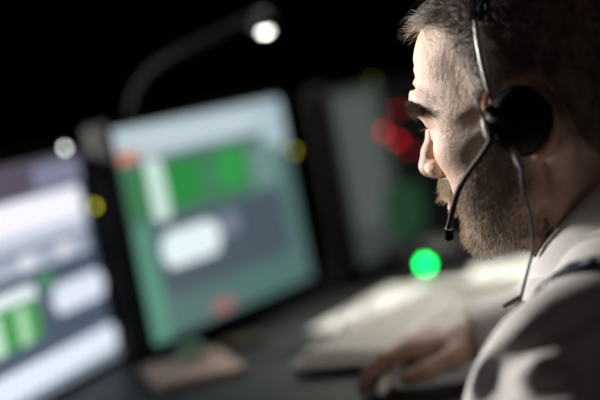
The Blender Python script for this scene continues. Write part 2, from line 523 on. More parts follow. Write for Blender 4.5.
skin = mat('skin', (.62, .42, .32), .52, noise=0, nscale=30)
nt = skin.node_tree; bs = nt.nodes['Principled BSDF']
at1 = nt.nodes.new('ShaderNodeAttribute'); at1.attribute_name = 'tone'
tc = nt.nodes.new('ShaderNodeTexCoord')
n1 = nt.nodes.new('ShaderNodeTexNoise'); n1.inputs['Scale'].default_value = 60; n1.inputs['Detail'].default_value = 6
n2 = nt.nodes.new('ShaderNodeTexVoronoi'); n2.inputs['Scale'].default_value = 900
mxx = nt.nodes.new('ShaderNodeMixRGB'); mxx.blend_type = 'MULTIPLY'; mxx.inputs[0].default_value = .5
nt.links.new(tc.outputs['Object'], n1.inputs['Vector']); nt.links.new(tc.outputs['Object'], n2.inputs['Vector'])
nt.links.new(at1.outputs['Color'], mxx.inputs[1]); nt.links.new(n1.outputs['Color'], mxx.inputs[2])
hs = nt.nodes.new('ShaderNodeRGBToBW'); nt.links.new(n1.outputs['Color'], hs.inputs[0]); nt.links.new(hs.outputs[0], mxx.inputs[2])
nt.links.new(mxx.outputs[0], bs.inputs['Base Color'])
ad = nt.nodes.new('ShaderNodeMath'); ad.operation = 'MULTIPLY_ADD'; ad.inputs[1].default_value = .35
nt.links.new(n2.outputs['Distance'], ad.inputs[0]); nt.links.new(n1.outputs['Fac'], ad.inputs[2])
n3 = nt.nodes.new('ShaderNodeTexNoise'); n3.inputs['Scale'].default_value = 330; n3.inputs['Detail'].default_value = 3; n3.inputs['Distortion'].default_value = .4
nt.links.new(tc.outputs['Object'], n3.inputs['Vector'])
ad2 = nt.nodes.new('ShaderNodeMath'); ad2.operation = 'MULTIPLY_ADD'; ad2.inputs[1].default_value = .42
bp = nt.nodes.new('ShaderNodeBump'); bp.inputs['Strength'].default_value = .8; bp.inputs['Distance'].default_value = .0016
nt.links.new(n3.outputs['Fac'], ad2.inputs[0]); nt.links.new(ad.outputs[0], ad2.inputs[2]); nt.links.new(ad2.outputs[0], bp.inputs['Height']); nt.links.new(bp.outputs[0], bs.inputs['Normal'])
bs.inputs['Subsurface Weight'].default_value = .12
bs.inputs['Subsurface Radius'].default_value = (1, .35, .2); bs.inputs['Subsurface Scale'].default_value = .006


def gauss(p, c, r):
    c = np.array(c); r = np.array(r)
    return np.exp(-(((p - c) / r) ** 2).sum(1))


def sstep(a, b, x):
    t = np.clip((x - a) / (b - a), 0, 1); return t * t * (3 - 2 * t)


def wav(p, s=1.0, ph=0.):
    return (np.sin(p[:, 0] * 1.7 * s + ph) + np.sin(p[:, 1] * 2.3 * s + 1.3 + ph) + np.sin(p[:, 2] * 1.9 * s + 2.1 + p[:, 0] * .7 * s)) / 3


pa = bv.copy(); pa[:, 1] = np.abs(pa[:, 1])
x_, y_, z_ = pa.T


def beard_mask(p):
    x, y, z = p[:, 0], np.abs(p[:, 1]), p[:, 2]
    # upper limit of the beard along the cheek: from the sideburn down to the mouth corner
    top = np.interp(x, [-1, 1.6, 3.0, 5.0, 7.0, 8.3, 9.0], [-1, 1.0, -1.2, -3.0, -4.0, -4.6, -5.0])
    mk = sstep(.5, -.5, z - top) * sstep(-.8, .6, x)
    mk *= sstep(-11.3, -10.3, z)
    under = (z < -9.2) & (x < 4.5)
    mk = mk * np.where(under, .35, 1)
    mus = sstep(-2.75, -3.1, z) * sstep(-4.75, -4.35, z) * (x > 8.2) * sstep(3.0, 2.4, y)
    gotee = sstep(3.9, 3.3, y) * sstep(8.0, 8.6, x) * (z < -3.0) * (z > -5.6) * sstep(2.2, 2.7, y)
    lips = np.exp(-((z + 5.05) / .55) ** 4) * (y < 2.35) * (x > 8.3)
    soul = (y < 1.0) & (z < -5.9) & (x > 8)
    bare = (z > -6.5) & (z < -5.9) & (y > .9) & (y < 1.8) & (x > 8)
    m_ = np.clip(mk + mus + gotee, 0, 1) * (1 - lips)
    m_[bare] *= .5
    return m_


def scalp_mask(p):
    x, y, z = p[:, 0], np.abs(p[:, 1]), p[:, 2]
    # hairline height as a function of forward position, receding temples
    line = np.interp(x, [-9, -6.5, -4.6, -3.2, 0.0, 1.4, 2.2, 2.7, 3.1, 3.4, 4.3, 6.0, 8.6], [-6, -5.0, -3.5, 3.4, 3.2, 0.0, .8, 3.0, 6.4, 7.9, 8.7, 9.2, 9.6])
    return sstep(-.4, .5, z - line)


base = np.tile(np.array([.93, .64, .49]), (len(bv), 1))
def tint(c, w):
    global base
    w = np.clip(w, 0, 1)[:, None]; base = base * (1 - w) + np.array(c) * w
hm = inhead.astype(float)
tint((.74, .46, .36), .55 * gauss(pa, (10.6, 0, -1.7), (1.6, 1.8, 1.4)))
tint((.74, .46, .37), .35 * gauss(pa, (7.4, 4.6, -1.2), (2, 1.6, 1.5)))
tint((.60, .30, .26), .8 * np.exp(-((z_ + 5.05) / .62) ** 4) * (y_ < 2.3) * (x_ > 8.7) * (np.abs(x_ - 9.6) < 1.4))
tint((.66, .33, .28), .8 * gauss(pa, (8.6, 3.0, 1.3), (.9, 1.7, .45)))
tint((.50, .22, .17), .8 * sstep(7.2, 7.9, y_) * hm)
tint((.12, .08, .06), .85 * beard_mask(bv) * hm)
tint((.12, .09, .08), .75 * scalp_mask(bv) * hm)
tint((.25, .17, .13), .6 * gauss(pa, (7.6, 4.2, 3.35), (2.4, 2.0, .5)))
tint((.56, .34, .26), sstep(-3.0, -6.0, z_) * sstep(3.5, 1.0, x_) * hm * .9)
lower = np.linalg.norm(bv - np.array([0, 0, 0]), axis=1) > 14
tint((.60, .36, .27), lower * .8)

person = empty('person', (.40, 1.12, 0))
POFF = np.array([.40, 1.12, 0])
tag(person, 'bearded man with short grey hair in white shirt, leaning in profile towards the monitors', 'person')
body = mesh_obj('body', h2w(bv) - POFF, bf, skin, person)
ca = body.data.attributes.new('tone', 'FLOAT_COLOR', 'POINT')
ca.data.foreach_set('color', np.concatenate([base, np.ones((len(base), 1))], 1).astype(np.float32).ravel())

# eyeballs: white with iris and pupil, turned down
scl = mat('eye_white', (.75, .70, .66), .1, noise=.04, nscale=200)
iris = mat('grey_green_iris', (.10, .12, .09), .1, noise=.3, nscale=800)
pup = mat('pupil', (.004, .004, .004), .05)
for sg in (1, -1):
    ax = Vector((.93, -.02 * sg, -.36)).normalized()
    prof = []
    N = 18
    for i in range(N + 1):
        a = math.pi * i / N
        prof.append((max(1e-3, 1.22 * math.sin(a)), -1.22 * math.cos(a)))
    mb = MB().lathe(prof, (EYE[0], EYE[1] * sg, EYE[2]), ax, 24)
    v = h2w(np.array(mb.v)) - POFF
    o = mesh_obj('eyeball', v, mb.f, [scl, iris, pup], person)
    for p in o.data.polygons:
        c = np.mean([mb.v[i] for i in p.vertices], 0) - np.array([EYE[0], EYE[1] * sg, EYE[2]])
        d = c @ np.array(ax) / np.linalg.norm(c)
        p.material_index = 2 if d > .965 else (1 if d > .87 else 0)

# ------------------------------------------------------------------ hair: thin three-sided strands
def strands(name, P, D0, D1, L, rad, segs, material, parent, curl=.0, colvar=.5, bias=0, taper=.3, droop=0.0, space='head'):
    n = len(P)
    a = np.cross(D0, [0.31, .52, .79]); a /= np.linalg.norm(a, axis=1)[:, None]
    b = np.cross(D0, a)
    pts = [P]
    ph = rng.random(n) * 6.28
    for i in range(1, segs + 1):
        t = i / segs
        d = D0 * (1 - t) + D1 * t
        d = d / np.linalg.norm(d, axis=1)[:, None]
        if curl:
            w = ph + t * 5
            d = d + (a * np.cos(w)[:, None] + b * np.sin(w)[:, None]) * curl
        pts.append(pts[-1] + d * (L / segs)[:, None])
    V = np.zeros((n, segs + 1, 3, 3))
    for i, p in enumerate(pts):
        r = rad * (1 - (1 - taper) * i / segs)
        for j in range(3):
            an = 2 * math.pi * j / 3
            V[:, i, j] = p + (a * math.cos(an) + b * math.sin(an)) * r
    idx = (np.arange(n)[:, None, None, None] * (segs + 1) * 3)
    i_ = np.arange(segs)[None, :, None, None] * 3; j_ = np.arange(3)[None, None, :, None]
    q = np.stack(np.broadcast_arrays(i_ + j_, i_ + (j_ + 1) % 3, i_ + 3 + (j_ + 1) % 3, i_ + 3 + j_), -1)[:, :, :, 0]
    F = (idx + q).reshape(-1, 4)
    o = mesh_obj(name, h2w(V.reshape(-1, 3)) - POFF, F, material, parent)
    sh = np.clip(rng.normal(0, colvar, n) + bias, -1, 1)
    at = o.data.attributes.new('shade', 'FLOAT', 'POINT')
    at.data.foreach_set('value', np.repeat(sh * .5 + .5, (segs + 1) * 3).astype(np.float32))
    return o


def hairmat(name, c0, c1):
    mt = mat(name, c0, .38)
    nt = mt.node_tree; b = nt.nodes['Principled BSDF']
    at = nt.nodes.new('ShaderNodeAttribute'); at.attribute_name = 'shade'
    cr = nt.nodes.new('ShaderNodeValToRGB')
    cr.color_ramp.elements[0].color = (*c0, 1); cr.color_ramp.elements[0].position = .25
    cr.color_ramp.elements[1].color = (*c1, 1); cr.color_ramp.elements[1].position = .8
    nt.links.new(at.outputs['Fac'], cr.inputs[0]); nt.links.new(cr.outputs[0], b.inputs['Base Color'])
    return mt


# sample points on the head surface
fc = bv[bf].mean(1); fn_ = np.cross(bv[bf[:, 2]] - bv[bf[:, 0]], bv[bf[:, 3]] - bv[bf[:, 1]])
fa = np.linalg.norm(fn_, axis=1) * .5; fnn = fn_ / np.maximum(fa * 2, 1e-9)[:, None]
fsel = (fc[:, 2] > -12) & (np.abs(fc[:, 1]) < 8.2) & (fc[:, 0] > -11)


def sample(maskv, n):
    w = fa * maskv * fsel; w = w / w.sum()
    k = rng.choice(len(fc), n, p=w)
    t = rng.random((n, 2, 1))
    q = bv[bf[k]]
    p = (q[:, 0] * (1 - t[:, 0]) + q[:, 1] * t[:, 0]) * (1 - t[:, 1]) + (q[:, 3] * (1 - t[:, 0]) + q[:, 2] * t[:, 0]) * t[:, 1]
    return p, fnn[k]


def nrm(d): return d / np.linalg.norm(d, axis=1)[:, None]


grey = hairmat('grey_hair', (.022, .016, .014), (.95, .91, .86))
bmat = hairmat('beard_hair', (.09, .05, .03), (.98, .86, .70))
brow_m = hairmat('brow_hair', (.03, .02, .014), (.40, .30, .23))
# scalp: back and sides cropped, top front longer and tousled
earcut = ~((np.abs(fc[:, 1]) > 6.4) & (fc[:, 0] > -5.0) & (fc[:, 0] < 1.0) & (fc[:, 2] < 3.0))
P, N = sample(scalp_mask(fc) * earcut, 13000)
front = sstep(2.5, 7.0, P[:, 0]) * sstep(6, 8.5, P[:, 2])
top_ = sstep(6, 9, P[:, 2])
comb = np.stack([-.3 + .9 * front + .35 * top_, np.zeros(len(P)), -.9 + 1.1 * top_], 1) + rng.normal(0, .28, (len(P), 3))
comb[:, 1] += np.sign(P[:, 1]) * .1
D0 = nrm(N * (.75 + .3 * front[:, None]) + comb * .6)
D1 = nrm(N * (.12 - .25 * front[:, None]) + comb + np.stack([front * .5, front * 0, -front * 1.2], 1))
L = (.8 + .8 * top_ + 1.0 * front) * rng.uniform(.6, 1.15, len(P))
L *= np.where(scalp_mask(P) < .95, .75, 1)
hair = strands('hair', P - N * .05, D0, D1, L, .019, 5, grey, person, curl=.75, bias=-1.2 + 2.1 * sstep(3.5, 7.2, P[:, 0]) + 1.3 * sstep(1.2, 2.4, P[:, 0]) * sstep(8, 6, P[:, 2]))  # strand colour holds greying front, plus lit tuft and sideburn and unlit back
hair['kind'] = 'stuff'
# beard
P, N = sample(beard_mask(fc) ** 1.3, 8000)
down = np.stack([.25 + .1 * (P[:, 0] > 8), np.zeros(len(P)), -np.ones(len(P))], 1) + rng.normal(0, .32, (len(P), 3))
chinw = sstep(-5.5, -8, P[:, 2]) * sstep(3, 7, P[:, 0])
D0 = nrm(N * .9 + down * .5); D1 = nrm(N * .35 + down)
mus = (P[:, 2] > -4.9) & (P[:, 0] > 8)
L = (.42 + .42 * chinw + .6 * mus) * rng.uniform(.55, 1.15, len(P))
L *= np.interp(beard_mask(P), [0, 1], [.5, 1])
L *= np.where((P[:, 0] < 3.2) & (P[:, 2] > -4), .7, 1)
beard = strands('beard', P - N * .03, D0, D1, L, .022, 3, bmat, person, curl=.3, colvar=.8, bias=.6 - 1.5 * sstep(7.5, 2.0, P[:, 0]))  # bias paints frontal light into the strands: bright chin, dark jaw
beard['kind'] = 'stuff'
# eyebrows, one per side
for sg in (1, -1):
    x, y, z = fc[:, 0], fc[:, 1] * sg, fc[:, 2]
    cz = np.interp(y, [1.0, 2.6, 4.3, 5.2, 5.8], [3.3, 3.6, 3.45, 3.1, 2.8])
    hw = np.interp(y, [.8, 1.8, 4.2, 5.2, 5.8], [.30, .40, .5, .42, .2])
    mk = (np.abs(z - cz) < hw) * (y > .8) * (y < 5.8) * (x > 4)
    P, N = sample(mk * np.interp(y, [1, 3, 5], [.3, .8, 2.4]), 850)
    out = np.stack([-.35 * np.ones(len(P)) + .35 * (P[:, 1] * sg < 2.2), sg * .75 * np.ones(len(P)), .15 - .35 * (P[:, 1] * sg > 3.4)], 1) + rng.normal(0, .3, (len(P), 3))
    D0 = nrm(N * 1.0 + out * .6); D1 = nrm(N * .35 + out + np.array([0, 0, -.3]))
    e = strands('eyebrow', P - N * .02, D0, D1, rng.uniform(.4, .95, len(P)) * np.interp(P[:, 1] * sg, [1, 2.2, 3.4], [.18, .4, 1.15]), .017, 4, brow_m, person, curl=.15)
    e['kind'] = 'stuff'
    # lashes along the upper lid
    k = 60; t = np.linspace(-1, 1, k)
    P = np.stack([EYE[0] + 1.38 * np.cos(t * .85), sg * (EYE[1] + 1.3 * np.sin(t * .85) * 1.05), EYE[2] - .30 - .12 * t * t], 1)
    D0 = nrm(np.stack([np.ones(k), sg * t * .5, -.35 + 0 * t], 1) + rng.normal(0, .08, (k, 3)))
    D1 = nrm(D0 + np.array([.1, 0, .35]))
    e = strands('eyelashes', P, D0, D1, np.full(k, .75) * rng.uniform(.8, 1.1, k), .013, 3, brow_m, person)
    e['kind'] = 'stuff'

# ------------------------------------------------------------------ shirt (world centimetres)
JW = {k: np.array(v) * 100 for k, v in J.items()}
NC = np.array([24.75, 112.0, 98.5])                      # centre of the collar ring
CF = np.array([16.4, 113.2, 93.4]); CB = 2 * NC - CF       # its front and back
e1 = (CF - NC) / np.linalg.norm(CF - NC)
e2 = np.array([-.5, -.87, 0]); e2 = e2 - e1 * (e1 @ e2); e2 /= np.linalg.norm(e2)
e3 = np.cross(e1, e2)
if e3[2] < 0: e3 = -e3
SX = np.arange(-14, 66, .5); SY = np.arange(78, 170, .5); SZ = np.arange(46, 104, .5)
S = Field(SX, SY, SZ)
S.cap([JW['chest'], JW['waist'], JW['hip']], [11.2, 12.8, 13.0], 4)
S.cap([NC - e3 * 5.5, JW['chest']], [7.6, 10.0], 4)
for s_ in 'LR':
    S.cap([JW['chest'] + (0, 0, 1.0), JW['sh' + s_]], [8.3, 6.4], 4)
    S.cap([NC - e3 * 6.5, JW['sh' + s_]], [6.0, 5.4], 4)
    wr = JW['wr' + s_] + (JW['el' + s_] - JW['wr' + s_]) * .12
    S.cap([JW['sh' + s_], JW['el' + s_], wr], [6.3, 5.5, 3.9], 2.0)
S.cap([(18.0, 109.5, 91.5), (18.5, 110, 84)], 2.9, 3)
# folds that gather at the armhole and the elbows
sh, el = JW['shL'], JW['elL']
def fold(pts, r, k, cut=False): S.cap(pts, r, k, cut)
for pts_, r in (([(9.6, 94.5, 90.3), (10.8, 92.6, 91.6), (13.6, 91.2, 93.0), (15.5, 92.2, 93.6), (18.2, 93.5, 94.6)], .45),
                ([(9.2, 94.0, 89.7), (11.5, 90.4, 90.2), (14.4, 89.2, 90.0)], .5), ([(20.5, 90.5, 93), (17.5, 89.3, 89.5), (15.0, 89.3, 85)], .5),
                ([(24.5, 92.5, 94.5), (22.5, 91.0, 90), (20.5, 90.3, 83)], .6)):
    q, _ = spl(pts_, [r] * len(pts_), 5)
    fold(q, r, 1.3, True)
for t, off in ((.25, 0), (.5, 2.2), (.75, 4.2)):
    p = JW['elR'] + (JW['wrR'] - JW['elR']) * t
    q, _ = spl([p + (0, -4.5, 2), p + (1.5, -1, 5.2), p + (2.5, 3, 4.2)], [1] * 3, 5)
    fold(q, .55, 1.0, True)
def neck_r(X, Y, Z):
    x, y, z = X - NC[0], Y - NC[1], Z - NC[2]
    a = (x * e1[0] + y * e1[1] + z * e1[2]) / 1.12; b = x * e2[0] + y * e2[1] + z * e2[2]; h = x * e3[0] + y * e3[1] + z * e3[2]
    return np.sqrt(a * a + b * b), h
def slab(X, Y, Z):
    r, h = neck_r(X, Y, Z); return np.maximum(r - 8.6 - .0 * h, -(h + 2.2))
def hole(X, Y, Z):
    r, h = neck_r(X, Y, Z); return np.maximum(r - 6.5, -(h + 7.0))
S.comb(slab, NC - 14, NC + 14, .5, True)
S.comb(hole, NC - 14, NC + 14, .3, True)
sv, sf = S.mesh()
sn = vnormals(sv, sf)
w_ = (np.sin(sv[:, 0] * .55 + sv[:, 2] * .35 + np.sin(sv[:, 1] * .31) * 1.5) + .6 * np.sin(sv[:, 2] * .8 - sv[:, 1] * .5 + 1.3 * np.sin(sv[:, 0] * .4)))
sv = sv + sn * (w_ * .16)[:, None]
# under the level of the seat the shirt is tucked in
shirt = mesh_obj('shirt', sv * .01 - POFF, sf, M['shirt'], person)
shirt['label'] = 'white cotton shirt'
from mathutils.bvhtree import BVHTree
sbvh = BVHTree.FromPolygons([tuple(v) for v in sv * .01], [tuple(f) for f in sf])


def on_shirt(p, off=.0015):
    loc, nn, _, _ = sbvh.find_nearest(Vector(p))
    c = Vector(p) - loc
    return loc + nn * off


# collar: stand and folded leaf swept round the neck, open at the throat
def ringp(th, r, h):
    return NC + e1 * math.cos(th) * r * 1.14 + e2 * math.sin(th) * r + e3 * h
prof = [(6.55, -2.4), (6.45, -.8), (6.5, .6), (6.75, 1.25), (7.15, 1.2), (7.5, .5), (8.0, -1.0), (8.7, -2.6), (8.75, -2.75), (8.5, -2.6), (7.7, -.9), (7.0, .4), (6.9, -.8), (7.0, -2.4)]
nth = 60
vv = []
for i in range(nth + 1):
    t = i / nth; th = .30 + t * (2 * math.pi - .60)
    fr = max(0, 1 - min(t, 1 - t) / .20)                     # 1 at the open points
    for (r, h) in prof:
        leaf = r >= 7.5
        rr = r + (fr * 1.0 if leaf else -fr * .1)
        hh = h - (fr ** 1.6 * 2.6 if r > 8.3 else (fr ** 1.6 * 1.2 if r >= 7.9 else 0)) - fr * .7
        th2 = th - (0.16 * fr if t < .5 else -.16 * fr) * (1 if r > 8.3 else .3)
        vv.append(ringp(th2, rr, hh + .18 * math.sin(th * 5) * (leaf)) * .01 - POFF)
k = len(prof)
ff = [(i * k + j, i * k + (j + 1) % k, (i + 1) * k + (j + 1) % k, (i + 1) * k + j) for i in range(nth) for j in range(k)]
ff += [tuple(range(k - 1, -1, -1)), tuple(range(nth * k, nth * k + k))]
collar = mesh_obj('collar', vv, ff, M['shirt'], shirt)
# placket with buttons down the chest
fwdb = Vector((-.866, .5, 0))
pp = []
for z in np.linspace(.92, .62, 14):
    t = (0.89 - z) / .27
    ctr = Vector(J['chest']) * (1 - t) + Vector(J['waist']) * t
    hit, nn, _, _ = sbvh.ray_cast(Vector((ctr.x, ctr.y, z)) + fwdb * .4, -fwdb)
    if hit: pp.append(hit)
lat = Vector((.5, .866, 0))
mb = MB()
vv = []
for p in pp:
    for o_, h in ((-.016, .0), (-.016, .0025), (.016, .0025), (.016, .0)):
        q = on_shirt(p + lat * o_, h); vv.append(q - Vector(POFF))
ff = [(i * 4 + j, i * 4 + (j + 1) % 4, i * 4 + 4 + (j + 1) % 4, i * 4 + 4 + j) for i in range(len(pp) - 1) for j in range(4)]
mesh_obj('placket', vv, ff, M['shirt'], shirt)
for p in pp[1::3]:
    q = on_shirt(p, .004)
    MB().lathe([(.004, 0), (.0055, .0008), (.0055, .002), (.004, .0026), (.002, .0018)], q - Vector(POFF), fwdb, 14).build('button', M['button'], shirt, True)
# cuffs
for s_ in 'LR':
    a, b = Vector(J['el' + s_]), Vector(J['wr' + s_]); d = (b - a).normalized()
    c0 = b - d * .042
    q = [(.0405, 0), (.0415, .004), (.0405, .03), (.039, .055), (.0375, .056), (.036, .053), (.036, .01)]
    MB().lathe([(r * .93, h) for r, h in q], c0 - Vector(POFF), d, 28).build('cuff', M['shirt'], shirt, True)
# trousers and shoes (under the desk)
T = Field(np.arange(-10, 68, .9), np.arange(78, 150, .9), np.arange(0, 66, .9))
hp_ = JW['hip']
T.cap([hp_ + (0, 0, 3), hp_ + (0, 0, -2)], [13.6, 14.0], 3)
fwd_c = np.array([-.866, .5, 0]); lat_c = np.array([-.5, -.866, 0])
shoe_at = []
for sg in (1, -1):
    h0 = hp_ + lat_c * 8 * sg + (0, 0, -2); kn = h0 + fwd_c * 36 + lat_c * 5 * sg + (0, 0, 2); an = kn + fwd_c * 6 + (0, 0, -37.0)
    T.cap([h0, kn, an], [9.0, 6.8, 5.0], 3)
    shoe_at.append((kn, an))
tv, tf = T.mesh()
mesh_obj('trousers', tv * .01 - POFF, tf, M['trouser'], person)
for kn, an in shoe_at:
    F_ = Field(np.arange(an[0] - 24, an[0] + 12, .6), np.arange(an[1] - 12, an[1] + 20, .6), np.arange(0, 16, .6))
    toe = an + fwd_c * 17
    F_.cap([(an[0] + .8, an[1], 4.2), (toe[0], toe[1], 3.0)], [3.9, 3.0], 1.5)
    F_.cap([(an[0], an[1], 4), (an[0], an[1], 10)], [4.0, 4.2], 1.5)
    fv, ff_ = F_.mesh()
    fv[:, 2] = np.maximum(fv[:, 2], 0.2)
    mesh_obj('shoe', fv * .01 - POFF, ff_, M['matte_black'], person)

# ------------------------------------------------------------------ office chair
ch = empty('office_chair', (hp_[0] * .01, hp_[1] * .01, 0), math.atan2(.5, -.866))
tag(ch, 'black office chair the man in the white shirt sits on', 'chair')
MB().box((.05, 0, .345), (.50, .50, .07), bev=.03).build('seat', M['foam'], ch)
b_ = MB()
for i in range(9):
    z = .42 + i * .035
    b_.box((-.20 - .02 * math.sin(i / 8 * 3.1), 0, z), (.04, .44 - .012 * abs(i - 4), .036), bev=.008)
b_.build('backrest', M['foam'], ch)
MB().tube([(-.12, 0, .30), (-.24, 0, .30), (-.262, 0, .36), (-.262, 0, .60)], .016).build('back_bracket', M['black_plastic'], ch, True)
MB().tube([(0, 0, .08), (0, 0, .20)], .03, 16).tube([(0, 0, .19), (0, 0, .315)], .018, 16).build('gas_column', M['steel'], ch, True)
for i in range(5):
    a = i * 2 * math.pi / 5
    lg = MB().tube([(0, 0, .09), (.15 * math.cos(a), .15 * math.sin(a), .085), (.29 * math.cos(a), .29 * math.sin(a), .07)], [.026, .02, .015]).build('leg', M['black_plastic'], ch, True)
    c = Vector((.29 * math.cos(a), .29 * math.sin(a), .03))
    MB().lathe([(.012, -.02), (.028, -.018), (.03, -.008), (.03, .008), (.028, .018), (.012, .02)], c, (-math.sin(a), math.cos(a), 0), 16).tube([c, c + Vector((0, 0, .042))], .008).build('caster', M['black_plastic'], lg, True)

# ------------------------------------------------------------------ headset (head frame, cm)
hs_o = empty('headset', tuple(h2w((0, 9, 0))))
HSO = np.array(h2w((0, 9, 0)))
tag(hs_o, 'black telephone headset with thin steel headband and boom microphone, worn by the bearded man', 'headset')


def hbuild(mb, name, material, parent=hs_o, smooth=True):
    o = mesh_obj(name, h2w(np.array(mb.v)) - HSO, mb.f, material, parent, smooth)
    return auto_smooth(o, 40)


band = []
for a in np.linspace(-4, 184, 44):
    t = R(a)
    band.append((.72 - .15 * math.sin(t), 8.45 * math.cos(t) * (1 - .0 * math.sin(t)), 2.6 + 11.2 * math.sin(t)))
def strap(pts, w, h, fw=(1, 0, 0)):
    """flat band: w across (fw), h thick"""
    mb = MB(); v = []
    n = len(pts)
    for i, p in enumerate(pts):
        p = Vector(p); t = (Vector(pts[min(i + 1, n - 1)]) - Vector(pts[max(i - 1, 0)])).normalized()
        x = Vector(fw); x = (x - t * x.dot(t)).normalized(); y = t.cross(x)
        for a_, b_ in ((-.5, -.25), (-.5, .25), (-.35, .5), (.35, .5), (.5, .25), (.5, -.25), (.35, -.5), (-.35, -.5)):
            v.append(p + x * a_ * w + y * b_ * h)
    f = [tuple(range(7, -1, -1)), tuple(range((n - 1) * 8, n * 8))] + [(i * 8 + j, i * 8 + (j + 1) % 8, (i + 1) * 8 + (j + 1) % 8, (i + 1) * 8 + j) for i in range(n - 1) for j in range(8)]
    return mb.add(v, f)
hbuild(strap(band, .42, .16), 'headband', M['steel'])
pad = [p for p in band if p[2] > 7.9]
hbuild(strap([(p[0] - .3, p[1] * .985, 2.6 + (p[2] - 2.6) * .985) for p in pad], 1.5, .5), 'headband_pad', M['foam'])
for sg in (1, -1):
    hbuild(strap([(.85, 8.6 * sg, 2.7), (1.0, 9.05 * sg, 2.1), (.95, 9.5 * sg, 1.5)], .5, .3), 'slider', M['copper'])
    fork = MB().tube(spline([(.9, 9.5 * sg, 1.5), (.4, 9.65 * sg, .9), (-.35, 9.6 * sg, .3), (-.85, 9.65 * sg, 0)], 5), .28, 8)
    hbuild(fork, 'yoke', M['matte_black'])
    cup = MB().lathe([(.3, 1.6), (1.3, 1.57), (1.95, 1.38), (2.38, .98), (2.5, .5), (2.5, 0), (2.1, -.05)], (-.85, 8.15 * sg, -.05), (-.12, sg, -.02), 40)
    ec = hbuild(cup, 'ear_cup', M['black_plastic'])
    cush = MB().lathe([(1.2, -.35), (2.1, -.42), (2.6, -.25), (2.74, .05), (2.6, .32), (2.1, .38), (1.2, .3)], (-.85, 7.95 * sg, -.05), (-.12, sg, -.02), 40)
    hbuild(cush, 'ear_cushion', M['foam'], ec)
# swivel that carries the boom, at the front edge of the near cup
hbuild(MB().lathe([(.35, -.25), (.68, -.2), (.8, -.05), (.8, .08), (.7, .18), (.25, .22)], (1.6, 9.1, .2), (1, .45, .05), 26), 'swivel', M['silver'])
bpts = spline([(.95, 9.35, -.2), (1.5, 9.3, -.95), (2.75, 8.85, -1.8), (4.15, 8.1, -2.6), (6.0, 7.0, -3.85), (7.4, 6.1, -5.3), (8.15, 5.65, -6.25), (8.6, 5.35, -6.8)], 6)
brad = np.interp(np.linspace(0, 1, len(bpts)), [0, .1, .3, .7, 1], [.36, .30, .24, .24, .27])
boom = hbuild(MB().tube([tuple(p) for p in bpts], list(brad), 10), 'microphone_boom', M['black_plastic'])
hbuild(MB().tube([(8.57, 5.38, -6.75), (8.61, 5.35, -6.9), (8.85, 5.2, -7.55), (8.88, 5.18, -7.7)], [.25, .37, .37, .25], 12), 'microphone_tip', M['foam'], boom)
hbuild(MB().tube([(8.5, 5.43, -6.66), (8.56, 5.39, -6.76)], [.31, .31], 12), 'trim_ring', M['grey_plastic'], boom)
hbuild(MB().tube(spline([(-.2, 9.35, -1.7), (-.28, 9.45, -2.4), (-.42, 9.5, -3.2)], 4), [.26] * 9, 10), 'strain_relief', M['grey_plastic'])
# cable hangs from the cup to the clip on the shirt
ctop = h2w((-.42, 9.5, -3.2))
cl = on_shirt((.146, 1.075, .930), .005)
cpts = spline([tuple(ctop), (.1655, 1.055, 1.013), (.1675, 1.058, .994), (.166, 1.062, .970), (.158, 1.066, .948), tuple(cl), (.141, 1.07, .905), tuple(on_shirt((.14, 1.06, .86), .004)), tuple(on_shirt((.16, 1.06, .80), .004))], 8)
mesh_o = MB().tube([Vector(p) - Vector(HSO) for p in cpts], .0013, 8)
mesh_o.build('cable', M['cable'], hs_o, True)
clw = Vector(cl)
d_ = (Vector((.151, 1.05, .930)) - Vector((.136, 1.05, .925))).normalized()
cb_ = MB().box((0, 0, 0), (.017, .004, .0035), bev=.001).box((.004, 0, -.004), (.009, .0035, .003), bev=.001)
co = cb_.build('cable_clip', M['clip'], hs_o)
co.location = clw - Vector(HSO) + Vector((-.006, 0, 0)); co.rotation_euler = d_.to_track_quat('X', 'Z').to_euler()

# ------------------------------------------------------------------ lanyard round the collar
lp = []
for i in range(64):
    th = -.95 + (i / 63) * (2 * math.pi + 2 * .95 - 2 * 0) if False else .75 + (i / 63) * (2 * math.pi - 1.5)
    rr = 12.2; hh = -6.2
    p = ringp(th, rr, hh) * .01
    lp.append(on_shirt(p, .003))
fr = [on_shirt(Vector((.155, 1.17, .84)), .004)]
endp = Vector(on_shirt((.19, 1.2, .74), .006))
def ribbon(pts, w, name, material, parent, off=0.0, dash=None):
    n = len(pts); v = []; nn_ = []
    for i, p in enumerate(pts):
        p = Vector(p); t = (Vector(pts[min(i + 1, n - 1)]) - Vector(pts[max(i - 1, 0)])).normalized()
        _, nn, _, _ = sbvh.find_nearest(p)
        s_ = t.cross(nn).normalized(); u = s_.cross(t)
        for a_, b_ in ((-.5, 0), (-.5, .0012), (.5, .0012), (.5, 0)):
            v.append(p + s_ * a_ * w + nn * (b_ + off))
        nn_.append((p, s_, nn, t))
    f = [(i * 4 + j, i * 4 + (j + 1) % 4, (i + 1) * 4 + (j + 1) % 4, (i + 1) * 4 + j) for i in range(n - 1) for j in range(4)] + [(3, 2, 1, 0), tuple(range(n * 4 - 4, n * 4))]
    return mesh_obj(name, v, f, material, parent), nn_
allp = [Vector(p) for p in spline([tuple(on_shirt((.19, 1.19, .76), .005)), tuple(on_shirt((.165, 1.18, .86), .005))] + [tuple(p) for p in lp[::7]] + [tuple(on_shirt((.175, 1.09, .86), .005)), tuple(on_shirt((.19, 1.185, .757), .005))], 8)]
allp = [on_shirt(p, .003) for p in allp]
lany, fr_ = ribbon(allp, .013, 'lanyard', M['navy'], None)
tag(lany, 'dark blue ribbon lanyard with small pale print around the white collar', 'lanyard')
